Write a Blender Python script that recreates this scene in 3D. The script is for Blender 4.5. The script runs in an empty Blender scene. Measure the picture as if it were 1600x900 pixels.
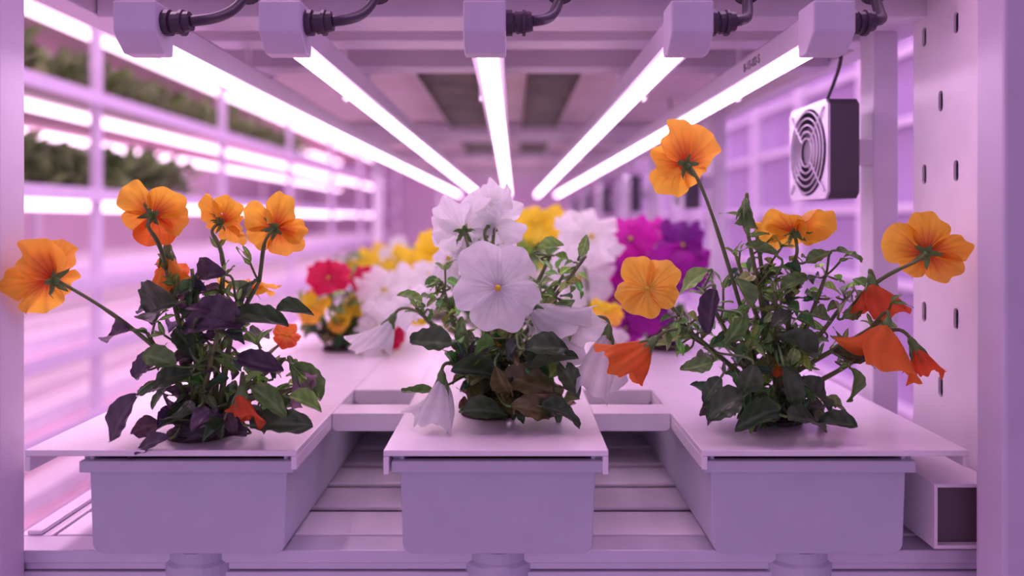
import bpy, math, random
from mathutils import Vector, Matrix
F=1150.0; CZ=1.30
def at(px,py,D): return Vector(((px-800)*D/F, D, CZ+(345-py)*D/F))
sc=bpy.context.scene
ORG={}
# ---------------------------------------------------------------- materials
def newmat(name):
    m=bpy.data.materials.new(name); m.use_nodes=True
    return m, m.node_tree.nodes, m.node_tree.links, m.node_tree.nodes['Principled BSDF']
def plastic(name,col,rough=.4,metal=0.0,var=.04,scale=30,bump=0.0):
    m,n,l,p=newmat(name)
    tx=n.new('ShaderNodeTexCoord'); no=n.new('ShaderNodeTexNoise'); no.inputs['Scale'].default_value=scale; no.inputs['Detail'].default_value=4
    l.new(tx.outputs['Object'],no.inputs['Vector'])
    cr=n.new('ShaderNodeValToRGB'); l.new(no.outputs['Fac'],cr.inputs['Fac'])
    cr.color_ramp.elements[0].position=.3; cr.color_ramp.elements[1].position=.7
    cr.color_ramp.elements[0].color=tuple(c*(1-var) for c in col)+(1,)
    cr.color_ramp.elements[1].color=tuple(min(1,c*(1+var)) for c in col)+(1,)
    l.new(cr.outputs['Color'],p.inputs['Base Color'])
    p.inputs['Roughness'].default_value=rough; p.inputs['Metallic'].default_value=metal
    if bump>0:
        b=n.new('ShaderNodeBump'); b.inputs['Strength'].default_value=bump; b.inputs['Distance'].default_value=.002
        l.new(no.outputs['Fac'],b.inputs['Height']); l.new(b.outputs['Normal'],p.inputs['Normal'])
    return m
def emis(name,col,s):
    m,n,l,p=newmat(name)
    p.inputs['Base Color'].default_value=(.8,.75,.8,1)
    p.inputs['Emission Color'].default_value=col+(1,); p.inputs['Emission Strength'].default_value=s
    return m
def organic(name,trans,rough,bscale,bstr,lo=.82,hi=1.15,dist=.001):
    m,n,l,p=newmat(name)
    a=n.new('ShaderNodeVertexColor'); a.layer_name='Col'
    tx=n.new('ShaderNodeTexCoord'); no=n.new('ShaderNodeTexNoise'); no.inputs['Scale'].default_value=bscale; no.inputs['Detail'].default_value=5
    l.new(tx.outputs['Object'],no.inputs['Vector'])
    mp=n.new('ShaderNodeMapRange'); mp.inputs['From Min'].default_value=.3; mp.inputs['From Max'].default_value=.7
    mp.inputs['To Min'].default_value=lo; mp.inputs['To Max'].default_value=hi
    l.new(no.outputs['Fac'],mp.inputs['Value'])
    mx=n.new('ShaderNodeVectorMath'); mx.operation='SCALE'
    l.new(a.outputs['Color'],mx.inputs[0]); l.new(mp.outputs['Result'],mx.inputs['Scale'])
    l.new(mx.outputs['Vector'],p.inputs['Base Color']); p.inputs['Roughness'].default_value=rough
    p.inputs['Specular IOR Level'].default_value=.45
    t=n.new('ShaderNodeBsdfTranslucent'); l.new(mx.outputs['Vector'],t.inputs['Color'])
    ms=n.new('ShaderNodeMixShader'); ms.inputs['Fac'].default_value=trans
    l.new(p.outputs['BSDF'],ms.inputs[1]); l.new(t.outputs['BSDF'],ms.inputs[2])
    l.new(ms.outputs['Shader'],n['Material Output'].inputs['Surface'])
    b=n.new('ShaderNodeBump'); b.inputs['Strength'].default_value=bstr; b.inputs['Distance'].default_value=dist
    l.new(no.outputs['Fac'],b.inputs['Height']); l.new(b.outputs['Normal'],p.inputs['Normal'])
    return m
M_white=plastic('white_plastic',(.54,.54,.62),.38)
M_lid=plastic('lid_plastic',(.88,.83,.86),.24)
M_steel=plastic('white_powder_steel',(.78,.70,.80),.35)
M_frame=plastic('grey_frame',(.56,.50,.62),.4)
M_plate=plastic('slotted_plate',(.88,.80,.87),.4)
M_alu=plastic('aluminium',(.66,.62,.72),.35,.3)
M_deck=plastic('deck',(.88,.82,.88),.35)
M_house=plastic('lamp_housing',(.60,.52,.62),.4)
M_cap=plastic('lamp_cap',(.62,.57,.68),.35)
M_top=plastic('upper_panel',(.76,.60,.64),.45,var=.12,scale=8)
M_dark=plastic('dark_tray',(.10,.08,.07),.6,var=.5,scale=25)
M_black=plastic('black_rubber',(.05,.03,.055),.45)
M_fan=plastic('fan_black',(.060,.045,.07),.4)
M_rotor=plastic('fan_rotor_grey',(.14,.10,.16),.4)
M_fansil=plastic('fan_guard',(.62,.54,.68),.3,.3)
M_duct=plastic('duct_shade',(.14,.10,.12),.6)
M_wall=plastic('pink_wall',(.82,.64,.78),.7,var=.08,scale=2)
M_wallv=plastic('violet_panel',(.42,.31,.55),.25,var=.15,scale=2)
M_floor=plastic('pink_floor',(.72,.58,.66),.5,var=.08,scale=3)
M_rackw=plastic('rack_white',(.76,.66,.82),.4)
M_tray=plastic('rack_tray',(.84,.58,.68),.5,var=.14,scale=6)
M_gully=plastic('rack_gully_white',(.90,.84,.92),.35)
M_soil=plastic('growing_plug',(.06,.04,.035),.9,var=.4,scale=200,bump=.5)
M_led=emis('led_diffuser',(1.0,.66,1.0),7.8)
M_led2=emis('rack_led',(1.0,.72,.98),3.0)
M_petal=organic('petal',.5,.55,110,.55,.93,1.06,.0012)
M_leaf=organic('leaf',.22,.30,170,.9)
# ---------------------------------------------------------------- mesh builder
class B:
    def __init__(s): s.v=[]; s.f=[]; s.c=[]
    def add(s,vs,fs,cs=None):
        o=len(s.v); s.v+= [Vector(v) for v in vs]
        s.c+= cs if cs else [(.8,.8,.8)]*len(vs)
        s.f+= [tuple(i+o for i in f) for f in fs]
    def box(s,x0,x1,y0,y1,z0,z1):
        s.add([(x0,y0,z0),(x1,y0,z0),(x1,y1,z0),(x0,y1,z0),(x0,y0,z1),(x1,y0,z1),(x1,y1,z1),(x0,y1,z1)],
          [(3,2,1,0),(4,5,6,7),(0,1,5,4),(1,2,6,5),(2,3,7,6),(3,0,4,7)]); return s
    def prism(s,poly,y0,y1):   # poly in (x,z)
        n=len(poly)
        vs=[(x,y0,z) for x,z in poly]+[(x,y1,z) for x,z in poly]
        fs=[tuple(range(n)),tuple(range(2*n-1,n-1,-1))]
        fs+=[(i,i+n,(i+1)%n+n,(i+1)%n) for i in range(n)]
        s.add(vs,fs); return s
    def prismx(s,poly,x0,x1):   # poly in (y,z)
        n=len(poly)
        vs=[(x0,y,z) for y,z in poly]+[(x1,y,z) for y,z in poly]
        fs=[tuple(range(n-1,-1,-1)),tuple(range(n,2*n))]
        fs+=[(i,(i+1)%n,(i+1)%n+n,i+n) for i in range(n)]
        s.add(vs,fs); return s
    def tube(s,pts,rad,n=7,col=(.8,.8,.8),caps=True):
        pts=[Vector(p) for p in pts]; N=len(pts); vs=[]
        if not hasattr(rad,'__len__'): rad=[rad]*N
        u=None
        for i,p in enumerate(pts):
            t=(pts[min(i+1,N-1)]-pts[max(i-1,0)])
            if t.length<1e-9: t=Vector((0,0,1))
            t.normalize()
            if u is None:
                u=t.orthogonal().normalized()
            else:
                u=(u-t*u.dot(t)); 
                if u.length<1e-6: u=t.orthogonal()
                u.normalize()
            w=t.cross(u)
            for k in range(n):
                a=2*math.pi*k/n
                vs.append(p+(u*math.cos(a)+w*math.sin(a))*rad[i])
        fs=[]
        for i in range(N-1):
            for k in range(n):
                fs.append((i*n+k,i*n+(k+1)%n,(i+1)*n+(k+1)%n,(i+1)*n+k))
        if caps:
            fs.append(tuple(range(n-1,-1,-1))); fs.append(tuple((N-1)*n+k for k in range(n)))
        s.add(vs,fs,[col]*len(vs)); return s
    def done(s,name,mat,parent=None,origin=None,smooth=False,bevel=0,zoff=0,**kw):
        vs=s.v
        if zoff: vs=[v+Vector((0,0,zoff)) for v in vs]
        if origin is None:
            if parent is not None: origin=ORG[parent.name]
            else:
                xs=[v.x for v in vs]; ys=[v.y for v in vs]; zs=[v.z for v in vs]
                origin=Vector(((min(xs)+max(xs))/2,(min(ys)+max(ys))/2,min(zs)))
        origin=Vector(origin)
        me=bpy.data.meshes.new(name)
        me.from_pydata([tuple(v-origin) for v in vs],[],s.f); me.update()
        a=me.color_attributes.new('Col','FLOAT_COLOR','POINT')
        for i,c in enumerate(s.c): a.data[i].color=(c[0],c[1],c[2],1)
        if smooth:
            for p in me.polygons: p.use_smooth=True
        me.materials.append(mat)
        ob=bpy.data.objects.new(name,me); sc.collection.objects.link(ob)
        ORG[ob.name]=origin
        if parent is not None:
            ob.parent=parent; ob.location=origin-ORG[parent.name]
        else: ob.location=origin
        if bevel:
            md=ob.modifiers.new('bev','BEVEL'); md.width=bevel; md.segments=2; md.limit_method='ANGLE'
        for k,v in kw.items(): ob[k]=v
        return ob
def empty(name,loc,**kw):
    e=bpy.data.objects.new(name,None); e.empty_display_size=.02; sc.collection.objects.link(e)
    e.location=loc; ORG[e.name]=Vector(loc)
    for k,v in kw.items(): e[k]=v
    return e
def bez(p0,p1,p2,p3,n=12):
    r=[]
    for i in range(n+1):
        t=i/n; r.append(p0*(1-t)**3+p1*3*t*(1-t)**2+p2*3*t*t*(1-t)+p3*t**3)
    return r
def lerp(a,b,t): return tuple(a[i]*(1-t)+b[i]*t for i in range(3))
# ---------------------------------------------------------------- botanical parts
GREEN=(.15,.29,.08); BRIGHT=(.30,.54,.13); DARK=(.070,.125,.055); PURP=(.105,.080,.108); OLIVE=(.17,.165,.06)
ORG1=(1.0,.56,.05); ORGM=(1.0,.44,.05); ORG2=(1.0,.27,.045); ORG3=(.92,.16,.045); BROWN=(.62,.09,.025)
WHT=(.96,.98,.95); YEL=(1.0,.80,.03); PUR=(.52,.025,.46); VIO=(.24,.03,.30); RED=(.72,.008,.09)
def frame(n,up):
    z=Vector(n).normalized(); u=Vector(up)
    y=u-z*u.dot(z)
    if y.length<1e-4: y=z.orthogonal()
    y.normalize(); x=y.cross(z)
    return x,y,z
def petal(b,C,fr,ang,L,spread,z0,col,ccol,rng,cup=.1,ruf=.07,notch=0,ns=34,nt=13,eye=.22,vein=.25,edge=None):
    x,y,z=fr; vs=[];cs=[];ph=rng.uniform(0,6.28); k=rng.uniform(2.5,4.5); p2=rng.uniform(0,6.28); p3=rng.uniform(0,6.28)
    L=L*rng.uniform(.92,1.06); ang+=rng.uniform(-.12,.12); bend=rng.uniform(-.25,.4); tilt=rng.uniform(-.16,.16)
    for i in range(nt+1):
        t=i/nt
        for j in range(ns+1):
            s=-1+2*j/ns
            r=L*(max(0,1-abs(s)**2.7)**.5*.74+.26)
            r*=1+.030*math.sin(4*s+ph)+.020*math.sin(11*s+p2)
            if notch: r*=1-notch*math.exp(-(s/.25)**2)
            a=ang+s*spread; rr=r*t
            h=z0+cup*L*(t*t)+ruf*L*math.sin(k*s+ph)*t**2+ruf*.6*L*math.sin(2.7*k*s+p2)*t**4-.05*L*abs(s)*t+ .10*L*t*math.sin(2.2*t)+tilt*L*s*t
            h+= .014*L*math.cos(16*s)*t*(1-t*.4)+.016*L*math.sin(12*s+5*t+p3)*t*t
            h-= (.30+bend)*L*max(0,t-.65)*1.2
            vs.append(C+x*(rr*math.sin(a))+y*(rr*math.cos(a))+z*h)
            c=lerp(ccol,col,min(1,max(0,(t-eye*.4)/max(eye,.01))))
            if edge is not None: c=lerp(c,edge,.55*max(0,(t-.55)/.45)**1.2)
            v=1-vein*(max(0,math.cos(s*19))**3)*max(0,1-t*1.05)-.10*(vein>0)*max(0,math.cos(s*37+p3))**4*(1-t*.6)
            cs.append(tuple(q*v for q in c))
    fs=[(i*(ns+1)+j,i*(ns+1)+j+1,(i+1)*(ns+1)+j+1,(i+1)*(ns+1)+j) for i in range(nt) for j in range(ns)]
    b.add(vs,fs,cs)
def flower(plant,C,R,face,roll,c1,c2,rng,ccol=None,label=None,lod=1,ruf=.10,cup=.1,stems=None,stemto=None):
    fr0=frame(face,(math.sin(roll),0,math.cos(roll)) if abs(Vector(face).normalized().z)<.95 else (0,1,0))
    if ccol is None: ccol=BROWN if c1 in (ORG1,ORGM) else lerp(c1,YEL,.3)
    ns,nt=(34,13) if lod else (10,5)
    vein=.45 if lod else 0; eye=.48 if c1 in (ORG1,ORGM,ORG2) else .2
    if c1==WHT: vein=.18
    edge=(1.0,.66,.09) if c1 in (ORG1,ORGM) else None
    b=B(); d=math.radians
    kw=dict(ns=ns,nt=nt,vein=vein,eye=eye,edge=edge)
    petal(b,C,fr0,d(-38),R*1.02,d(50),-.05*R,c1,ccol,rng,cup,ruf,**kw)
    petal(b,C,fr0,d(38),R*1.02,d(50),-.11*R,c1,ccol,rng,cup,ruf,**kw)
    petal(b,C,fr0,d(-105),R*.88,d(42),.04*R,lerp(c1,c2,.5),ccol,rng,cup,ruf,**kw)
    petal(b,C,fr0,d(105),R*.88,d(42),.06*R,lerp(c1,c2,.5),ccol,rng,cup,ruf,**kw)
    kw['edge']=None if c2 in (ORG2,ORG3) else edge
    petal(b,C,fr0,d(180),R*.95,d(60),.11*R,c2,ccol,rng,cup,ruf,notch=.12,**kw)
    fo=b.done('flower',M_petal,plant,origin=C,smooth=True)
    if label: fo['label']=label
    x,y,z=fr0
    cb=B(); back=C-z*R*.10
    for k in range(5):
        a=2*math.pi*k/5+.3+rng.uniform(-.2,.2)
        dr=(x*math.sin(a)+y*math.cos(a)); sd=z.cross(dr)
        L=R*rng.uniform(.28,.42); W=R*.075
        vs=[];cs=[]
        for i in range(6):
            t=i/5; w=W*(math.sin(math.pi*min(1,.25+.75*t))**.8)
            p=back+dr*L*t-z*R*(.03+.14*t*t*rng.uniform(.4,1.6))
            vs+=[p-sd*w,p-z*W*.3,p+sd*w]; cs+=[GREEN]*3
        cb.add(vs,[(i*3+j,i*3+j+1,i*3+j+4,i*3+j+3) for i in range(5) for j in range(2)],cs)
    cb.tube([C-z*R*.02,back-z*R*.05,back-z*R*.16,back-z*R*.2],[R*.05,R*.09,R*.06,R*.03],8,GREEN)
    cb2=[C+z*R*.07,C+z*R*.13,C+z*R*.17]
    cb.tube(cb2,[R*.06,R*.07,R*.02],8,(.80,.62,.03))
    cb.done('calyx',M_leaf,fo,smooth=True)
    if stems is not None:
        p0=back-z*R*.15; to=Vector(stemto)
        stems.tube(bez(p0,p0-z*R*.6+Vector((0,0,-R*.2)),to+(p0-to)*.45+Vector((0,0,.012)),to),[.0011]*6+[.0014]*7,6,lerp(GREEN,(.22,.15,.08),.35))
    return fo
def wilt(plant,A,T,width,col,rng,stems=None,stemto=None,label=None):
    A=Vector(A);T=Vector(T); ax=(T-A); L=ax.length; ax.normalize()
    sd=Vector((0,1,0)).cross(ax).normalized(); dp=ax.cross(sd)
    vs=[];cs=[]; n=48; nt=16; ph=rng.uniform(0,6); q2=rng.uniform(0,6); bx=rng.uniform(-.25,.25)
    for i in range(nt+1):
        t=i/nt
        for k in range(n):
            th=2*math.pi*k/n
            r=(t**.6)*(1+.22*math.sin(2*th+ph+1.5*t)+.14*math.sin(5*th+q2+2*t)*t+.07*math.sin(9*th+ph+3*t)*t)*(1-.25*max(0,t-.7)*math.sin(3*th+q2)*3)
            ln=L*t*(1+.22*math.sin(th+q2)*t+.12*math.sin(3*th+ph)*t+.06*math.sin(8*th)*t)
            vs.append(A+ax*ln+sd*(math.cos(th)*r*width*.5+bx*width*t*t)+dp*math.sin(th)*r*width*.26+dp*.05*width*math.sin(6*t+2*th))
            f=.92+.08*math.cos(10*th+ph); cs.append(tuple(q*f for q in col))
    fs=[(i*n+k,i*n+(k+1)%n,(i+1)*n+(k+1)%n,(i+1)*n+k) for i in range(nt) for k in range(n)]
    b=B(); b.add(vs,fs,cs)
    fo=b.done('wilted_flower',M_petal,plant,origin=A,smooth=True)
    if label: fo['label']=label
    cb=B(); 
    cb.tube([A-ax*.006,A-ax*.003,A+ax*.002,A+ax*.006],[.0012,.0028,.0034,.0022],8,GREEN)
    for k in range(5):
        a=2*math.pi*k/5; dr=sd*math.cos(a)+dp*math.sin(a)*.6
        p=[A+dr*.002,A+dr*.0045+ax*.005,A+dr*.006+ax*.011]
        cb.tube(p,[.0014,.0012,.0002],5,GREEN)
    cb.done('calyx',M_leaf,fo,smooth=True)
    if stems is not None:
        to=Vector(stemto); p0=A-ax*.004
        stems.tube(bez(p0,p0-ax*.012,to+(p0-to)*.5+Vector((0,0,.015)),to),.0012,6,lerp(GREEN,(.22,.15,.08),.35))
def leaf(b,P,dr,nm,L,W,col,rng,fold=.25,curl=.2,ns=6,nt=10,scal=.06,rnd=.58,crk=0.0):
    y=Vector(dr).normalized(); n=Vector(nm); z=(n-y*n.dot(y))
    if z.length<1e-3: z=y.orthogonal()
    z.normalize(); x=y.cross(z); ph=rng.uniform(0,6.28); tw=rng.uniform(-.6,.6); bw=rng.uniform(-.25,.25)
    vs=[];cs=[]
    for i in range(nt+1):
        t=i/nt; w=W*.5*(math.sin(math.pi*min(.992,max(.015,t))**.85)**rnd)*(1+scal*math.cos(t*26))
        for j in range(ns+1):
            s=-1+2*j/ns
            xx=s*w; h=fold*abs(s)**1.5*w*1.6 -curl*L*t*t + .07*L*math.sin(6*t+ph+2*s)*abs(s)+tw*xx*t
            h+=crk*L*(math.sin(t*22+abs(s)*6)*abs(s)*.6+math.sin(9*t+5*s+ph)*.5)
            vs.append(P+x*(xx*(1-.3*fold*abs(s))+bw*L*t*t)+y*(L*t*(1-.25*curl*t))+z*h)
            f=1.6 if j==ns//2 else (1+.15*math.sin(t*22+abs(s)*6))
            cs.append(tuple(q*f for q in col))
    fs=[(i*(ns+1)+j,i*(ns+1)+j+1,(i+1)*(ns+1)+j+1,(i+1)*(ns+1)+j) for i in range(nt) for j in range(ns)]
    b.add(vs,fs,cs)
def rv(rng): 
    while True:
        v=Vector((rng.uniform(-1,1),rng.uniform(-1,1),rng.uniform(-1,1)))
        if .05<v.length<1: return v.normalized()
def leaflet_tuft(b,P,d,rng,n=4,L=.013,col=BRIGHT):
    for k in range(n):
        dr=(Vector(d)+rv(rng)*.8).normalized()
        leaf(b,P,dr,rv(rng)+Vector((0,0,1)),L*rng.uniform(.7,1.3),L*.33,lerp(col,GREEN,rng.random()*.6),rng,ns=4,nt=5,scal=.12,curl=.25,rnd=.8)
def cup(plant,base,r=.021):
    b=B(); z=base.z
    b.tube([Vector((base.x,base.y,z+.0002)),Vector((base.x,base.y,z+.003)),Vector((base.x,base.y,z+.004)),Vector((base.x,base.y,z+.002))],[r,r,r*.85,r*.8],24)
    b.done('planting_collar',M_soil,plant,smooth=False)
LIDZ=-.1395
def hero(base_px,name,label,flowers,wilts,leaves,clusters,stemtips,seed,group=None,tuft=.5,dens=1.0,lsc=.88):
    rng=random.Random(seed)
    D=base_px[1]; X=(base_px[0]-800)*D/F
    base=Vector((X,D,CZ+LIDZ))
    pl=empty(name,base,label=label,category='flowering plant')
    cup(pl,base)
    st=B(); fo=B()
    root=base+Vector((0,0,.003))
    core=[]; SC=lerp(GREEN,(.30,.22,.12),.4)
    for (px,py,Dd) in stemtips:
        tip=at(px,py,Dd); r0=root+Vector((rng.uniform(-.012,.012),rng.uniform(-.006,.006),0))
        pts=bez(r0,r0+Vector((0,0,.02)),tip+(r0-tip)*.3,tip,12)
        st.tube(pts,[.0026-.0014*i/12 for i in range(13)],7,SC)
        core+=pts[2:]
        for q in pts[4:]:
            if rng.random()<tuft: leaflet_tuft(fo,q,rv(rng)+Vector((0,0,.6)),rng,n=3,L=.011)
            if rng.random()<tuft*.5:
                e=q+(rv(rng)*.7+Vector((0,0,.8))).normalized()*rng.uniform(.012,.024)
                st.tube(bez(q,q+(e-q)*.4+Vector((rng.uniform(-.003,.003),0,0)),q+(e-q)*.8,e,6),.0008,5,SC)
                leaflet_tuft(fo,e,(e-q).normalized(),rng,n=3,L=.012)
    def near(p): return min(core,key=lambda c:(c-p).length+ (0.02 if c.z>p.z+.01 else 0))
    for f in flowers:
        px,py,Dd,dia,face,roll,c1,c2=f[:8]
        kw=dict(f[8]) if len(f)>8 else {}
        C=at(px,py,Dd)
        to=kw.pop('to',None); to=at(*to) if to else near(C-Vector((0,0,.035)))
        flower(pl,C,dia*.5*Dd/F,face,roll,c1,c2,rng,stems=st,stemto=to,**kw)
    for w in wilts:
        ax,ay,tx,ty,Dd,wd,col=w
        A=at(ax,ay,Dd); T=at(tx,ty,Dd-.004)
        wilt(pl,A,T,wd*Dd/F,col,rng,st,near(A-Vector((0,0,.02))))
    for (px,py,Dd,ang,Lp,wr,col) in leaves:
        L=Lp*lsc*Dd/F; a=math.radians(ang)
        dr=Vector((math.cos(a),rng.uniform(-.35,.25),math.sin(a))).normalized()
        c=at(px,py,Dd); P=c-dr*L*.5
        nm=Vector((rng.uniform(-.4,.4),-.7,.7+rng.uniform(-.3,.3)))
        leaf(fo,P,dr,nm,L,L*min(.85,wr*1.1),col,rng,fold=rng.uniform(.2,.8),curl=rng.uniform(.0,.4),ns=10,nt=18,crk=.035)
        q=near(P); st.tube(bez(P,P-dr*.008,q+(P-q)*.4,q,6),.0009,5,GREEN)
    for (px,py,Dd,rx,ry,rd,n,Lp,cols) in clusters:
        for k in range(int(n*dens)):
            v=rv(rng)*rng.uniform(.3,1)
            c=at(px+v.x*rx,py-v.z*ry,Dd+v.y*rd)
            if c.z<base.z+.006: c.z=base.z+.006+rng.random()*.01
            L=Lp*.74*rng.uniform(.6,1.3)*Dd/F
            out=(c-near(c)); 
            dr=(out.normalized()*.8 if out.length>1e-4 else Vector())+rv(rng)*.7; dr.z*=.7; dr.normalize()
            P=c-dr*L*.5
            if (P+dr*L).z<base.z+.004: dr.z=abs(dr.z)
            col=rng.choice(cols)
            leaf(fo,P,dr,Vector((rng.uniform(-.5,.5),-.5,.85)),L,L*rng.uniform(.5,.78),tuple(q*rng.uniform(.8,1.5) for q in col),rng,fold=rng.uniform(.1,.9),curl=rng.uniform(0,.55),crk=.035,ns=8,nt=12)
            if rng.random()<.7:
                q=near(P); st.tube(bez(P,P-dr*.006,q+(P-q)*.4,q,5),.0008,5,SC)
    st.done('stem',M_leaf,pl,smooth=True)
    fo.done('foliage',M_leaf,pl,smooth=True)
    if group: pl['group']=group
    return pl
# left orange
hero((315,.482),'pansy_plant','orange pansy seen with backs of blooms turned up, dark curled leaves',
 [(240,335,.47,118,(-.1,.93,.30),.05,ORG1,ORG2,{'cup':.05}),
  (350,345,.50,100,(.45,.85,.35),.1,ORG1,ORGM,{'cup':.12,'ruf':.14}),
  (432,356,.47,114,(.15,.93,.25),-.25,ORG1,ORGM,{'cup':.05}),
  (78,437,.46,136,(-.88,.25,.10),.1,ORGM,ORG1,{'to':(300,600,.475),'cup':.25,'ruf':.14}),
  (392,450,.53,96,(.1,.35,.75),0,ORG1,ORG1,{}),
  (447,525,.52,48,(.3,-.6,.5),0,ORG2,ORG3,{}),
  (268,425,.50,60,(-.3,.5,-.5),.3,ORG2,ORG2,{'cup':.3})],
 [(262,392,262,460,.485,52,ORGM),(378,612,374,655,.45,56,ORG3),(462,580,482,612,.46,46,(.62,.40,.50))],
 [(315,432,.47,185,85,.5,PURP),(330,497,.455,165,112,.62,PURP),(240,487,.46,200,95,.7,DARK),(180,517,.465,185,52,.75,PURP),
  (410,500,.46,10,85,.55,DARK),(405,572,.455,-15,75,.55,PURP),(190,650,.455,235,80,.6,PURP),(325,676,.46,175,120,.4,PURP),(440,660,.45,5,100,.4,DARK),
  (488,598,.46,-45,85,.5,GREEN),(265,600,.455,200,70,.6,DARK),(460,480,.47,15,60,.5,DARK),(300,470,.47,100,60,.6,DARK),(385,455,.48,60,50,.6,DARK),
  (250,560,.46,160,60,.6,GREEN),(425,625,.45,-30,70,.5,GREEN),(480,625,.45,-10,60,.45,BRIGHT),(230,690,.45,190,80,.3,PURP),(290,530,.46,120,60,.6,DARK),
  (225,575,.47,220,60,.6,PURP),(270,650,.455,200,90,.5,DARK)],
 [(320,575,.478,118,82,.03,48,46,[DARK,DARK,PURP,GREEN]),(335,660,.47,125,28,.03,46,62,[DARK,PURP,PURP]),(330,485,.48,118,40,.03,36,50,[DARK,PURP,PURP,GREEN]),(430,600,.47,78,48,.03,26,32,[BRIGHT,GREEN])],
 [(255,400,.48),(300,420,.48),(350,420,.49),(405,440,.48),(230,520,.47),(440,560,.47),(300,480,.48),(480,600,.465),(340,520,.46),(370,470,.47)],11,'orange pansies',tuft=.4,lsc=.97)
# centre white
hero((765,.535),'pansy_plant','white pansy with ruffled blooms and one facing open flower',
 [(778,450,.485,150,(.02,-1,.10),.0,WHT,WHT,{'ccol':(.80,.72,.84),'cup':.03,'ruf':.08,'label':'open white bloom with yellow eye'}),
  (722,358,.53,118,(-.3,.7,.5),.2,WHT,WHT,{'ruf':.2}),
  (768,352,.54,118,(.3,.75,.1),-.1,WHT,WHT,{'ruf':.22,'cup':.2}),
  (768,320,.535,74,(-.3,-.5,.4),.4,WHT,WHT,{'ruf':.26,'cup':.3}),
  (705,405,.55,108,(-.6,-.5,.2),.4,WHT,WHT,{'ruf':.22}),
  (650,478,.58,110,(-.4,-.5,.7),0,WHT,WHT,{'ruf':.2}),
  (845,502,.54,100,(.5,-.5,.3),.8,WHT,WHT,{'ruf':.22}),
  (745,395,.545,90,(.1,-.8,.3),.2,WHT,WHT,{'ruf':.22}),
  (788,550,.52,38,(.2,-.6,.4),0,YEL,YEL,{})],
 [(690,592,690,662,.49,78,WHT),(828,478,905,540,.50,84,(.92,.94,.90)),(950,520,940,604,.50,78,WHT),(612,500,588,548,.55,64,WHT)],
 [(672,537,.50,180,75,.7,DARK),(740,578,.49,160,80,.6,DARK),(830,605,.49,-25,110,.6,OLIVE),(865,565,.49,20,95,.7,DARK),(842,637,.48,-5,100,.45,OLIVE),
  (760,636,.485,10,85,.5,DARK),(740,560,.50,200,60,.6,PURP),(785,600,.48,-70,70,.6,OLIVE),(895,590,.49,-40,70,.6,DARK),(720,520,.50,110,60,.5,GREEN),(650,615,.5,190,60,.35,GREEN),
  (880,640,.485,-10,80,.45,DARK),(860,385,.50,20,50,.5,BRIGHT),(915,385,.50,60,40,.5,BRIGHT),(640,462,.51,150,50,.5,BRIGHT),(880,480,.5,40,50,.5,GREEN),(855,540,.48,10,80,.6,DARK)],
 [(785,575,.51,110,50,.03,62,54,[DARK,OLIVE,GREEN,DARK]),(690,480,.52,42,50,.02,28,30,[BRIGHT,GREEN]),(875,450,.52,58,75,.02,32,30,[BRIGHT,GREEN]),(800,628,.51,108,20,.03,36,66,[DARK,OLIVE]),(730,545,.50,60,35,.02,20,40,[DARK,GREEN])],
 [(720,400,.525),(770,390,.53),(690,440,.52),(650,480,.52),(860,400,.52),(915,400,.52),(830,470,.51),(900,520,.51),(880,430,.53)],23,tuft=.6)
# right orange
hero((1205,.518),'pansy_plant','orange pansy with one tall stalk, drooping red-orange blooms and dense leaves',
 [(1068,256,.49,130,(-.35,.82,.30),.25,ORGM,ORG1,{'to':(1180,560,.51),'cup':.16,'ruf':.14}),
  (1240,358,.50,126,(.05,.62,.78),0,ORG1,ORG1,{'cup':.04}),
  (1450,394,.48,126,(.66,.68,.15),-.7,ORG1,ORGM,{'to':(1330,480,.50),'cup':.18,'ruf':.16}),
  (1012,452,.50,108,(-.25,-.85,.25),.15,ORG1,ORG1,{'ccol':(1,.60,.08)}),
  (1212,572,.50,40,(.1,-.6,.5),0,ORG2,ORG3,{})],
 [(1018,535,972,578,.48,68,ORG2),(1362,442,1372,488,.49,78,ORG3),(1385,508,1368,566,.47,120,ORG2),(1428,540,1450,582,.475,50,ORG3),(1165,322,1163,352,.495,26,GREEN)],
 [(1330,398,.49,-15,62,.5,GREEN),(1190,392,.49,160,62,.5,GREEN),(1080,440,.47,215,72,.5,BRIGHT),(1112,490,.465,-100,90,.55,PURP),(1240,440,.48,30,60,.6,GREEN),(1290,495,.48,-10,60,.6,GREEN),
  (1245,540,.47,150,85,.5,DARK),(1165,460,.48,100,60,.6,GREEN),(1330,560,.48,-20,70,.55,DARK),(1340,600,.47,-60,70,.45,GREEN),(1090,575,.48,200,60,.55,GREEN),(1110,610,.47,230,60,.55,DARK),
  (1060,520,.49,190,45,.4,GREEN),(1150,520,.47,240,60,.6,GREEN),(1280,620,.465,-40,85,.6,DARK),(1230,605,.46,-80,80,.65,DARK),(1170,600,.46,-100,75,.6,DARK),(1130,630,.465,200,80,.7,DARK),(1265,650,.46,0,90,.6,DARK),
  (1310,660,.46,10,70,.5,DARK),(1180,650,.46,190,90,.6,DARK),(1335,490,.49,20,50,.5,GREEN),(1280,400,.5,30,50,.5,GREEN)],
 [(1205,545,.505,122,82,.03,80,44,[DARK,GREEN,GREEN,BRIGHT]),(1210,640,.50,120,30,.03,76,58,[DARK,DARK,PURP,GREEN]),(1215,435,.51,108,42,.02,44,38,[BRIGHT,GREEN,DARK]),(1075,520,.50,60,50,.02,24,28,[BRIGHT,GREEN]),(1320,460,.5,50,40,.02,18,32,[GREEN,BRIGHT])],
 [(1165,345,.50),(1180,350,.505),(1150,400,.50),(1240,400,.505),(1060,500,.50),(1320,470,.50),(1100,450,.50),(1290,430,.50),(1380,500,.49),(1340,560,.49),(1210,440,.49)],37,'orange pansies',tuft=.5,lsc=.84)
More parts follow.
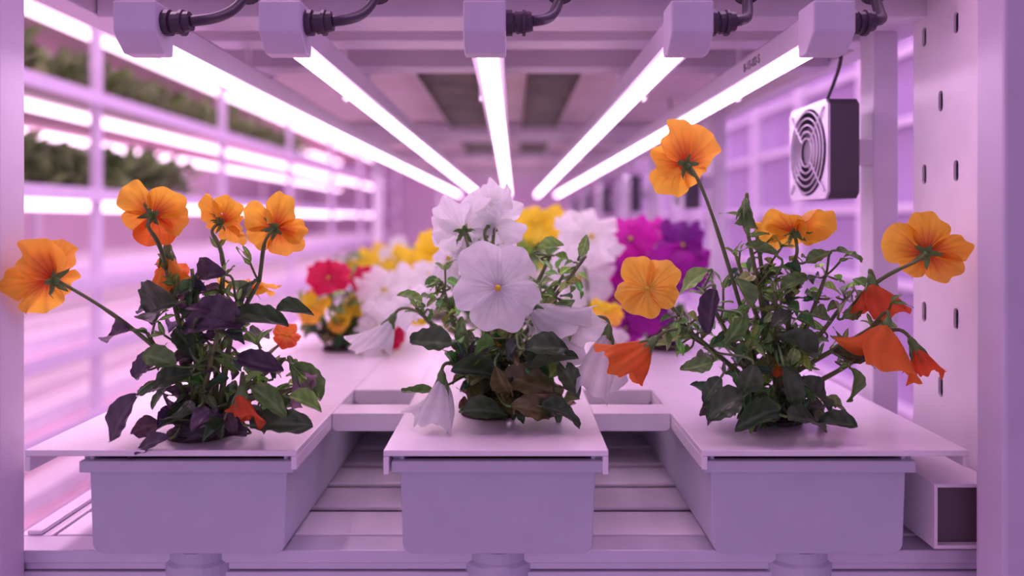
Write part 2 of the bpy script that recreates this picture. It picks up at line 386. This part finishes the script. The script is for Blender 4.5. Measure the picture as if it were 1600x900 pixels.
hero((535,.80),'pansy_plant','low pansy with crimson and yellow blooms above dark leaves',
 [(514,436,.76,76,(0,-.75,.55),0,RED,RED,{'ccol':RED}),(568,438,.80,54,(.2,-.7,.5),0,RED,RED,{'ccol':RED}),(490,482,.76,60,(-.2,-.8,.5),0,YEL,ORG1,{}),(558,478,.80,46,(0,-.8,.5),0,YEL,YEL,{}),(495,455,.8,50,(-.5,-.5,.5),0,RED,ORG2,{'ccol':RED}),(530,505,.78,40,(0,-.8,.5),0,YEL,ORG1,{}),(612,528,.78,50,(.2,-.7,.6),0,RED,RED,{'ccol':RED})],
 [],[],[(535,520,.80,75,30,.03,60,40,[DARK,GREEN,OLIVE]),(560,475,.84,85,40,.03,50,30,[GREEN,BRIGHT])],[(510,450,.78),(560,455,.8),(490,490,.78),(600,470,.82)],5)
hero((780,.83),'pansy_plant','wide pansy clump with white and yellow blooms',
 [(602,455,.78,104,(-.3,-.7,.5),0,WHT,WHT,{'ruf':.2}),(588,515,.76,90,(-.5,-.6,.1),.4,WHT,WHT,{'ruf':.22}),(640,468,.80,90,(0,-.8,.5),0,WHT,WHT,{'ruf':.2}),(922,372,.74,124,(.2,-.7,.4),0,WHT,WHT,{'ruf':.2}),(905,435,.76,120,(.1,-.8,.3),.3,WHT,WHT,{'ruf':.2}),
  (842,352,.82,98,(0,-.8,.5),0,YEL,YEL,{'ruf':.16}),(682,395,.86,84,(0,-.8,.4),0,YEL,YEL,{}),(650,412,.88,60,(0,-.8,.4),0,YEL,YEL,{}),(948,490,.70,62,(.1,-.7,.7),0,YEL,ORG1,{}),(655,490,.78,50,(0,-.8,.5),0,YEL,YEL,{}),(955,545,.72,70,(.3,-.8,0),.3,WHT,WHT,{'ruf':.2}),(885,500,.76,90,(.1,-.8,.1),0,WHT,WHT,{'ruf':.2}),(670,430,.8,60,(0,-.8,.5),0,WHT,WHT,{})],
 [],[],[(780,480,.82,130,60,.04,70,44,[DARK,GREEN,OLIVE]),(830,400,.82,60,40,.03,20,34,[GREEN,BRIGHT])],[(680,430,.82),(840,390,.82),(910,430,.78),(620,480,.8),(920,480,.75)],6)
MAG=(.74,.025,.50)
hero((1045,.80),'pansy_plant','pansy clump with large ruffled magenta and purple blooms',
 [(985,375,.78,96,(-.1,-.8,.4),0,MAG,MAG,{'ruf':.24,'ccol':VIO}),(1065,385,.80,95,(.1,-.8,.4),.2,VIO,PUR,{'ruf':.24,'ccol':VIO}),(975,430,.78,84,(-.3,-.8,.2),0,PUR,MAG,{'ruf':.24,'ccol':VIO}),(1040,430,.77,90,(.1,-.8,.2),.3,PUR,VIO,{'ruf':.24,'ccol':VIO}),(1010,485,.77,85,(0,-.8,.2),.2,VIO,PUR,{'ruf':.24,'ccol':VIO}),(1085,425,.79,75,(.3,-.8,.2),0,PUR,VIO,{'ruf':.24,'ccol':VIO}),(978,512,.77,70,(-.2,-.8,.1),0,PUR,PUR,{'ccol':VIO,'ruf':.22}),(1020,360,.83,76,(0,-.6,.7),0,MAG,MAG,{'ccol':PUR}),(960,470,.77,60,(-.3,-.8,.1),.4,PUR,MAG,{'ccol':VIO,'ruf':.22})],
 [],[],[(1030,500,.82,70,45,.03,40,42,[DARK,GREEN,PURP])],[(990,420,.8),(1060,430,.8),(1020,470,.8)],8)
def small(X,D,cols,seed,label,h=.10,nf=7,spread=.05):
    rng=random.Random(seed); base=Vector((X,D,CZ+LIDZ))
    pl=empty('pansy_plant',base,label=label,category='flowering plant',group='pansies along the channels')
    st=B();fo=B()
    for k in range(nf):
        a=rng.uniform(0,6.28); r=spread*rng.uniform(.2,1)
        C=base+Vector((math.cos(a)*r,math.sin(a)*r,h*rng.uniform(.65,1.1)))
        c=rng.choice(cols)
        flower(pl,C,rng.uniform(.017,.024),(rng.uniform(-.5,.5),-.8,rng.uniform(.1,.8)),rng.uniform(-.4,.4),c,c,rng,lod=0,ruf=.1,stems=st,stemto=base+Vector((0,0,.004)))
    for k in range(90):
        a=rng.uniform(0,6.28); r=spread*rng.uniform(.2,1.5)
        P=base+Vector((math.cos(a)*r*.8,math.sin(a)*r*.8,h*rng.uniform(.08,1.0)))
        dr=Vector((math.cos(a),math.sin(a),rng.uniform(0,.6)))
        L=rng.uniform(.020,.032)
        leaf(fo,P,dr,Vector((0,-.3,1)),L,L*.6,rng.choice([GREEN,GREEN,BRIGHT]),rng,ns=4,nt=6)
        st.tube([P,(P+base)*.5+Vector((0,0,.005)),base+Vector((0,0,.004))],.001,4,GREEN)
    st.done('stem',M_leaf,pl,smooth=True); fo.done('foliage',M_leaf,pl,smooth=True)
XL,XC,XR=-.199,-.009,.181
sd=100
for i,D in enumerate([1.08,1.40,1.78,2.12,2.5]):
    small(XL,D,[[YEL,YEL,WHT],[YEL,WHT],[YEL,WHT],[YEL,RED],[YEL]][i],sd+i,'yellow pansy clump with green leaves',h=.085,nf=5)
    small(XC,D,[[YEL,YEL],[YEL,YEL],[WHT,YEL],[YEL,YEL],[YEL]][i],sd+10+i,'yellow and white pansy clump',h=.11)
    small(XR,D,[[PUR,PUR],[PUR,VIO],[VIO,WHT],[PUR,YEL],[PUR]][i],sd+20+i,'purple pansy clump with green leaves',h=.10)
# ---------------------------------------------------------------- channels
def channel(x0,x1,lab):
    zt=-.1437; zb=-.2047; ta=.0018; r=.007; y0,y1=.452,3.2
    def prof(o,zt_):
        L=x0+o; R=x1-o; b=zb+o; k=ta; rr=max(r-o,.002); pts=[(L,zt_)]
        for i in range(6):
            a=math.pi+ (math.pi/2)*i/5; pts.append((L+k+rr+rr*math.cos(a),b+rr+rr*math.sin(a)))
        for i in range(6):
            a=1.5*math.pi+(math.pi/2)*i/5; pts.append((R-k-rr+rr*math.cos(a),b+rr+rr*math.sin(a)))
        pts.append((R,zt_)); return pts
    e=empty('growing_channel',((x0+x1)/2,y0,CZ+zb),label=lab,category='planter',group='white growing channels on the shelf')
    b=B(); out=prof(0,zt); inn=prof(.0028,zt)
    n=len(out)
    vs=[];fs=[]
    for y in (y0,y1):
        vs+=[(x,y,z) for x,z in out]+[(x,y,z) for x,z in inn]
    m=2*n
    for i in range(n-1):
        fs.append((i,i+m,i+1+m,i+1)); fs.append((n+i,n+i+1,n+i+1+m,n+i+m))
        fs.append((i,i+1,n+i+1,n+i))
    fs.append((0,n,n+m,m)); fs.append((n-1,n-1+m,2*n-1+m,2*n-1))
    b.add(vs,fs)
    b.prism(prof(.0001,zt-.0028),y0-.0002,y0+.003)
    b.box(x0-.0045,x1+.0045,y0-.0035,y0+.002,zt-.0100,zt-.0028)
    b.box(x0-.0045,x0+.001,y0+.0021,y1,zt-.0100,zt-.0005); b.box(x1-.001,x1+.0045,y0+.0021,y1,zt-.0100,zt-.0005)
    b.done('trough',M_white,e,zoff=CZ,bevel=.0008)
    c=(x0+x1)/2; s=B()
    s.tube([(c,.475,zb-.001),(c,.475,zb-.008),(c,.475,zb-.010),(c,.475,zb-.05)],[.021,.021,.023,.023],28)
    s.done('drain_spout',M_white,e,zoff=CZ,smooth=False,label='short round drain pipe under trough')
channel(-.2595,-.1375,'white plastic growing channel with orange pansy planted')
channel(-.0690,.0515,'white plastic growing channel with white pansy planted')
channel(.1215,.2420,'white plastic growing channel next to square duct')
def lid(x0,x1,y0,y1,ll,rl):
    b=B(); z1=-.1395; z0=-.1433
    b.box(x0,x1,y0,y1-.001,z0,z1)
    b.box(x0,x0+.0035,y0,y1-.001,z1-ll,z0-.00005); b.box(x1-.0035,x1,y0,y1-.001,z1-rl,z0-.00005)
    return b.done('channel_lid',M_lid,None,zoff=CZ,bevel=.0006,label='glossy white plastic lid covering growing channel',category='lid',group='white lids on growing channels')
ys=[.4475,.79,1.28,1.78,2.28,3.15]
for i in range(5):
    lid(-.2966,-.1310,ys[i],ys[i+1],.013,.012)
    lid(-.0783,.0587,ys[i],ys[i+1],.015,.015)
    lid(.1155,.2780,ys[i],ys[i+1],.012,.010)
def spacer(x0,x1,y0,y1,lip):
    b=B(); b.box(x0,x1,y0,y1,-.1433,-.1400)
    r=.004
    poly=[(x0,-.1425),(x1,-.1425)]
    for i in range(5):
        a=-(math.pi/2)*i/4; poly.append((x1-r+r*math.cos(a),-.140-lip+r+r*math.sin(a)))
    for i in range(5):
        a=-math.pi/2-(math.pi/2)*i/4; poly.append((x0+r+r*math.cos(a),-.140-lip+r+r*math.sin(a)))
    b.prism(poly[::-1],y0,y0+.003)
    b.done('spacer_bridge',M_lid,None,zoff=CZ,bevel=.0006,label='white plastic bridge plate joining two channel lids',category='spacer',group='bridge plates between lids')
for (a,c) in ((-.1308,-.0785),(.0589,.1153)):
    spacer(a,c,.535,.562,.013); spacer(a,c,.610,1.02,.012); spacer(a,c,1.25,1.6,.01); spacer(a,c,1.8,2.3,.01)
# ---------------------------------------------------------------- main rack
rk=empty('grow_rack',(0,.45,CZ-.30),label='white metal shelving bay with slatted deck and crossbars overhead',category='shelf rack')
b=B(); y=.485
while y<3.2:
    b.box(-.30,.30,y,y+.038,-.2095,-.2065); y+=.047
b.box(-.30,.30,.49,3.2,-.217,-.211)
b.done('shelf_deck',M_deck,rk,zoff=CZ,bevel=.001,label='slatted white shelf surface')
b=B(); b.box(-.34,.34,.462,.4835,-.2150,-.2068); b.box(-.34,.34,.464,.4835,-.2200,-.2155);b.box(-.34,.34,.462,.4835,-.235,-.2205); b.done('front_rail',M_alu,rk,zoff=CZ,bevel=.0008,label='grooved aluminium front rail')
for x,ya in ((-.325,.484),(.303,.56)):
    b=B(); b.box(x,x+.022,ya,3.2,-.225,-.2068); b.box(x+.006,x+.016,ya,3.2,-.2067,-.2035); b.done('side_rail',M_steel,rk,zoff=CZ,bevel=.001)
    b=B(); b.box(x,x+.022,ya,3.2,.150,.180); b.done('side_rail',M_steel,rk,zoff=CZ,bevel=.001)
b=B(); b.box(-.345,-.3080,.435,.460,-1.3,.30); b.box(-.3075,-.3060,.440,.462,-1.3,.3); b.done('upright',M_steel,rk,zoff=CZ,bevel=.0006,label='white aluminium front post')
b=B(); b.box(.2710,.33,.405,.430,-1.3,.30); b.done('upright',M_frame,rk,zoff=CZ,bevel=.002,label='grey front post')
b=B(); b.box(.2850,.302,.434,.452,-1.3,.30); b.box(.2880,.290,.4315,.4338,-1.3,.3); b.done('upright',M_plate,rk,zoff=CZ,bevel=.0008)
for D in (1.7,3.2):
    b=B(); b.box(-.321,-.303,D,D+.018,-1.3,.30); b.done('upright',M_steel,rk,zoff=CZ,bevel=.001)
for k in range(6):
    D=.585+.47*k
    b=B(); b.box(.287,.307,D,D+.022,-1.3,.30); b.done('upright',M_steel,rk,zoff=CZ,bevel=.001)
b=B(); xP=.3025
def cell(y0,y1,z0,z1,hy,hz,w=.0056,h=.0145):
    r=w/2; hh=h/2-r
    angs=[2*math.pi*i/32 for i in range(32)]+[math.atan2(zz-hz,yy-hy)%(2*math.pi) for yy in (y0,y1) for zz in (z0,z1)]
    angs=sorted(set(angs)); n=len(angs); vs=[]
    for a in angs:
        c,s=math.cos(a),math.sin(a)
        t=min([((y1 if c>0 else y0)-hy)/c if abs(c)>1e-9 else 9e9,((z1 if s>0 else z0)-hz)/s if abs(s)>1e-9 else 9e9])
        vs.append((xP,hy+c*t,hz+s*t))
    for a in angs:
        c,s=math.cos(a),math.sin(a)
        t=r/abs(c) if abs(c)>1e-9 else 9e9
        if abs(s)*t>hh: t=abs(s)*hh+math.sqrt(max(0,r*r-(c*hh)**2))
        vs.append((xP,hy+c*t,hz+s*t))
    b.add(vs,[(i,(i+1)%n,n+(i+1)%n,n+i) for i in range(n)])
ya,ym,yb=.462,.519,.553
for k in range(5):
    zc=.235-.1005*k
    cell(ya,ym,zc-.0251,zc+.0251,.500,zc); cell(ym,yb,zc-.0251,zc+.0251,.5385,zc)
    if k<4: cell(ya,yb,zc-.0754,zc-.0251,.518,zc-.05025)
pp=b.done('perforated_upright',M_plate,rk,zoff=CZ,label='perforated white steel channel post with slots')
md=pp.modifiers.new('s','SOLIDIFY'); md.thickness=.0018; md.offset=0
b=B(); b.box(.3036,.332,.460,.4615,-.205,.36); b.box(.3036,.332,.5535,.555,-.205,.36); b.box(.312,.314,.462,.553,-.205,.36); b.done('upright_flange',M_steel,rk,zoff=CZ)
b=B(); x0,x1,z0,z1=.2605,.3010,-.2023,-.1625
t=.002
b.box(x0,x1,.454,.545,z1-t,z1);b.box(x0,x1,.454,.545,z0,z0+t);b.box(x0,x0+t,.454,.545,z0+t,z1-t);b.box(x1-t,x1,.454,.545,z0+t,z1-t)
du=b.done('cable_duct',M_plate,None,zoff=CZ,label='white square metal duct with open dark end',category='duct')
b=B(); b.box(x0+t,x1-t,.459,.53,z0+t,z1-t); b.done('duct_shade_block',M_duct,du,zoff=CZ)  # dark block filling the hollow, its colour stands in for the shade inside
for (y0,y1,z0,z1,m) in ((.535,.575,.148,.20,M_steel),(.615,.645,.150,.175,M_steel),(.70,.73,.146,.170,M_house),(1.28,1.32,.148,.168,M_steel),(1.36,1.39,.148,.168,M_house),(1.8,1.84,.15,.168,M_steel),(2.4,2.44,.15,.168,M_steel),(2.9,2.94,.15,.168,M_steel),(.497,.515,.157,.18,M_house)):
    b=B(); b.box(-.302,.302,y0,y1,z0,z1); b.done('crossbar',m,rk,zoff=CZ,bevel=.001)
b=B(); b.box(-.3025,.3025,.50,3.2,.171,.178); b.done('upper_panel',M_top,rk,zoff=CZ,label='pinkish underside of shelf above')
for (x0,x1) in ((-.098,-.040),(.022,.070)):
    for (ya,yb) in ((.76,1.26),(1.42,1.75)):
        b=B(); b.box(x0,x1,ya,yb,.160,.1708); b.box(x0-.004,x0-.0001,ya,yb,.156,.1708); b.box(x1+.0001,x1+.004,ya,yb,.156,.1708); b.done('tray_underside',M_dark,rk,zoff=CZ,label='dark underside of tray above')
# ---------------------------------------------------------------- LED lamps
def lamp(X,zc,text=False):
    y0,y1=.462,3.15; hw=.0112
    e=empty('led_tube_light',(X,y0,CZ+zc),label='long pink-white LED grow tube in grey housing with black cable',category='grow light',group='LED grow tubes under the shelf above')
    b=B(); b.prism([(X-hw,zc+.001),(X+hw,zc+.001),(X+hw,zc+.016),(X+hw*.6,zc+.020),(X-hw*.6,zc+.020),(X-hw,zc+.016)],y0,y1)
    b.done('housing',M_house,e,zoff=CZ)
    b=B(); poly=[]
    for i in range(11):
        a=math.pi+math.pi*i/10; poly.append((X+hw*.64*math.cos(a),zc+.0009+.0056*math.sin(a)))
    b.prism(poly,y0+.002,y1); b.done('diffuser',M_led,e,zoff=CZ,smooth=False,label='glowing pink-white diffuser')
    b=B(); w=.0128
    b.prismx([(y0-.022,zc+.0025),(y0-.010,zc-.0080),(y0+.002,zc-.0080),(y0+.002,zc+.0215),(y0-.022,zc+.0215)],X-w,X+w)
    b.done('end_cap',M_cap,e,zoff=CZ,bevel=.0012,label='grey plastic end cap')
    b=B(); yy=y0-.010; zz=zc+.011
    b.tube([(X+w,yy,zz),(X+w+.004,yy,zz),(X+w+.0041,yy,zz),(X+w+.006,yy,zz),(X+w+.0061,yy,zz),(X+w+.016,yy,zz+.001)],[.0080,.0080,.006,.006,.0070,.0060],14)
    b.tube([(X+w+.010,yy,zz),(X+w+.012,yy,zz)],[.0080,.0080],14)
    b.done('connector',M_black,e,zoff=CZ,smooth=False)
    b=B(); p0=Vector((X+w+.015,yy,zz+.001)); p3=Vector((X+w+.036,.490,.152))
    pts=bez(p0,p0+Vector((.012,0,.001)),p3+Vector((-.004,-.01,-.02)),p3,14)+[p3+Vector((0,.012,.018))]
    b.tube(pts,.0034,10)
    b.tube([(p3.x,.489,.1535),(p3.x,.493,.1568)],[.0105,.0105],20)
    b.done('cable',M_black,e,zoff=CZ,smooth=True)
    for Y in (.66,1.3,2.0):
        b=B()
        if X<0: b.box(X-hw-.002,X-hw-.0001,Y,Y+.012,zc-.002,.171)
        else: b.box(X+hw+.0001,X+hw+.002,Y,Y+.012,zc-.002,.171)
        b.box(X-hw-.002,X+hw+.002,Y,Y+.012,zc+.0202,zc+.022)
        b.done('mounting_clip',M_steel,e,zoff=CZ)
    if text:
        cu=bpy.data.curves.new('printed_code','FONT'); cu.body='B-15-02-S'; cu.size=.0095; cu.extrude=.0001
        o=bpy.data.objects.new('tmp',cu); sc.collection.objects.link(o)
        me=bpy.data.meshes.new_from_object(o.evaluated_get(bpy.context.evaluated_depsgraph_get()))
        bpy.data.objects.remove(o)
        o=bpy.data.objects.new('printed_code',me); sc.collection.objects.link(o); o.parent=e
        o.location=Vector((-hw-.0003,.115,.0055)); o.rotation_euler=(math.radians(90),0,math.radians(-90))
        me.materials.clear(); me.materials.append(M_black)
for i,X in enumerate((-.226,-.139,-.0165,.108,.193)):
    lamp(X,.1105,text=(i==4))
# ---------------------------------------------------------------- fans
def fan(D,zc=.055,S=.076,th=.024):
    X=.2385
    C=Vector((X+th/2,D+S/2,CZ+zc))
    e=empty('ventilation_fan',C,label='black square axial fan with round silver finger guard on side post',category='fan',group='fans along the side of the rack')
    def loc(u,v,w): return Vector((X+(th-w),D+S/2-u,CZ+zc+v))
    n=48; rin=S*.46
    def sq(a):
        c,s=math.cos(a),math.sin(a); m=max(abs(c),abs(s)); return (c/m*S/2,s/m*S/2)
    def shell(w0,w1):
        b=B(); vs=[];fs=[]
        for w in (w0,w1):
            for k in range(n):
                a=2*math.pi*(k+.5)/n; q=sq(a); vs.append(loc(q[0],q[1],w))
            for k in range(n):
                a=2*math.pi*(k+.5)/n; vs.append(loc(rin*math.cos(a),rin*math.sin(a),w))
        for k in range(n):
            j=(k+1)%n
            fs+=[(k,j,n+j,n+k),(2*n+k,3*n+k,3*n+j,2*n+j),(k,2*n+k,2*n+j,j),(n+k,n+j,3*n+j,3*n+k)]
        b.add(vs,fs); return b
    shell(0,th-.002).done('fan_frame',M_fan,e)
    shell(th-.0019,th).done('face_ring',M_fansil,e,label='pale square fan face plate')
    b=B(); b.tube([loc(0,0,.003),loc(0,0,th-.004),loc(0,0,th-.002)],[S*.19,S*.19,S*.17],24)
    for k in range(7):
        a0=2*math.pi*k/7; vs=[];
        for i in range(5):
            r=S*(.18+.26*i/4)
            for j in range(4):
                a=a0+.62*j/3+.12*i/4; vs.append(loc(r*math.cos(a),r*math.sin(a),.005+.012*j/3))
        b.add(vs,[(i*4+j,i*4+j+1,(i+1)*4+j+1,(i+1)*4+j) for i in range(4) for j in range(3)])
    b.tube([loc(0,0,th-.0019),loc(0,0,th-.0012)],[S*.13,S*.13],24)
    b.done('fan_rotor',M_rotor,e)
    b=B()
    for r in (.15,.22,.29,.36,.43):
        b.tube([loc(S*r*math.cos(2*math.pi*k/40),S*r*math.sin(2*math.pi*k/40),th+.0012) for k in range(41)],.0006,6)
    for k in range(4):
        a=math.pi/4+k*math.pi/2
        b.tube([loc(S*.15*math.cos(a),S*.15*math.sin(a),th+.0012),loc(S*.46*math.cos(a),S*.46*math.sin(a),th+.0012),loc(S*.60*math.cos(a),S*.60*math.sin(a),th+.0007)],.0007,6)
    b.done('finger_guard',M_fansil,e)
    b=B(); p=[loc(-.01,S*.5,.005),loc(-.012,S*.62,.004)]
    b.tube(bez(p[0],p[1],Vector((.250,D-.0,CZ+.115)),Vector((.235,D-.03,CZ+.120)),8)+bez(Vector((.235,D-.03,CZ+.120)),Vector((.225,D-.03,CZ+.128)),Vector((.221,D,CZ+.14)),Vector((.22,D,CZ+.1705)),8),.0014,6)
    b.done('fan_cable',M_black,e,smooth=True)
    b=B(); b.box(X+th,.287,D+S/2-.008,D+S/2+.008,zc-.01,zc+.01); b.done('fan_bracket',M_steel,e,zoff=CZ)
for k in range(6): fan(.556+.47*k)
# ---------------------------------------------------------------- neighbour racks
def greens(x0,x1,y0,y1,z,seed,n,lab,h=.07):
    rng=random.Random(seed); b=B()
    for k in range(n):
        P=Vector((rng.uniform(x0,x1),rng.uniform(y0,y1),z+rng.uniform(.0,h)))
        L=rng.uniform(.03,.06)
        leaf(b,P,Vector((rng.uniform(-1,1),rng.uniform(-1,1),rng.uniform(.2,1.2))),Vector((0,0,1)),L,L*.55,lerp((.09,.14,.05),(.24,.36,.12),rng.random()),rng,ns=2,nt=3)
    b.done('leafy_greens',M_leaf,None,zoff=CZ,kind='stuff',label=lab,category='plants')
def nrack(xa,xb,levels,lab,lamps,mt,ends=(.5,6)):
    e=empty('grow_rack',((xa+xb)/2,3,0),label=lab,category='shelf rack')
    ya,yb=ends
    for D in (.9,1.6,2.3,3.0,3.7,4.4,5.1,5.8):
        for x in (xa,xb-.018):
            b=B(); b.box(x,x+.018,D,D+.018,-1.299,1.0); b.done('upright',M_rackw,e,zoff=CZ)
    for i,z in enumerate(levels):
        b=B(); b.box(xa+.032,xb-.022,ya,yb,z-.010,z); b.done('tray',mt,e,zoff=CZ)
        b=B(); b.box(xa-.004,xa,ya,yb,z-.018,z+.010); b.done('side_rail',M_rackw,e,zoff=CZ)
        b=B(); b.box(xb,xb+.004,ya,yb,z-.018,z+.010); b.done('side_rail',M_rackw,e,zoff=CZ)
        for x in lamps:
            b=B(); b.box(x-.011,x+.011,ya+.05,yb-.1,z-.028,z-.012); b.done('led_tube',M_led2,e,zoff=CZ)
        if z<0.05:
            for x in (xb-.13,xb-.29,xb-.45):
                b=B(); b.box(x,x+.085,ya+.02,yb-.05,z+.0005,z+.035); b.done('growing_gully',M_gully,e,zoff=CZ,bevel=.004)
LV=[.69,.48,.27,.06,-.13,-.27,-.42,-.58,-.80]
nrack(-1.5,-.9,LV,'tall white multi-tier grow rack with lit shelves of seedlings',(-1.38,-1.05),M_tray)
greens(-1.2,-.94,.9,3.4,.274,50,3000,'rows of green seedlings on neighbouring rack shelf',.085)
greens(-1.2,-.94,1.1,2.2,.064,51,1800,'dense green seedlings on neighbouring rack shelf',.09)
greens(-1.2,-.94,.9,3.4,.484,52,1500,'rows of green seedlings on neighbouring rack shelf',.06)
# ---------------------------------------------------------------- room
def struct(name,*a,m=M_wall):
    b=B(); b.box(*a); b.done(name,m,None,zoff=CZ,kind='structure')
struct('floor',-2.2,.92,-1.5,7.1,-1.35,-1.30,m=M_floor)
struct('wall_left',-2.25,-2.2,-1.5,7.1,-1.35,1.4)
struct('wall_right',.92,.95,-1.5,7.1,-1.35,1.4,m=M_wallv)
struct('wall_back',-2.25,.95,7.1,7.15,-1.35,1.4)
struct('ceiling',-2.25,.95,-1.5,7.15,1.4,1.45)
for k in range(14):
    D=.6+.42*k
    struct('trim_%d'%(k+1),.89,.919,D,D+.04,-1.3,1.4,m=M_rackw)
for k in range(6):
    z=(-.62,-.45,-.16,.02,.22,.38)[k]; struct('trim_%d'%(k+15),.905,.919,-1.0,7.0,z,z+.02,m=M_rackw)
def area(loc,rot,sx,sy,p,col):  # unseen overhead fill lights, added to brighten the background
    l=bpy.data.lights.new('background_fill','AREA'); l.shape='RECTANGLE'; l.size=sx; l.size_y=sy; l.energy=p; l.color=col
    o=bpy.data.objects.new('background_fill',l); o.location=loc; o.rotation_euler=rot; sc.collection.objects.link(o)
area((-.62,2.6,CZ+1.3),(0,0,0),.2,5,52,(1,.62,.93))
area((.62,2.6,CZ+1.3),(0,0,0),.2,5,26,(.88,.58,1))
w=bpy.data.worlds.new('w'); sc.world=w; w.use_nodes=True
w.node_tree.nodes['Background'].inputs['Color'].default_value=(.62,.42,.74,1); w.node_tree.nodes['Background'].inputs['Strength'].default_value=.80
# camera
cam=bpy.data.cameras.new('cam'); co=bpy.data.objects.new('camera',cam); sc.collection.objects.link(co); sc.camera=co
co.location=(0,0,CZ); co.rotation_euler=(math.radians(90),0,0)
cam.sensor_width=36; cam.lens=F/1600*36; cam.shift_y=-105/1600; cam.clip_start=.02
cam.dof.use_dof=True; cam.dof.focus_distance=.48; cam.dof.aperture_fstop=2.8
sc.view_settings.view_transform='Standard'
sc.view_settings.exposure=.16
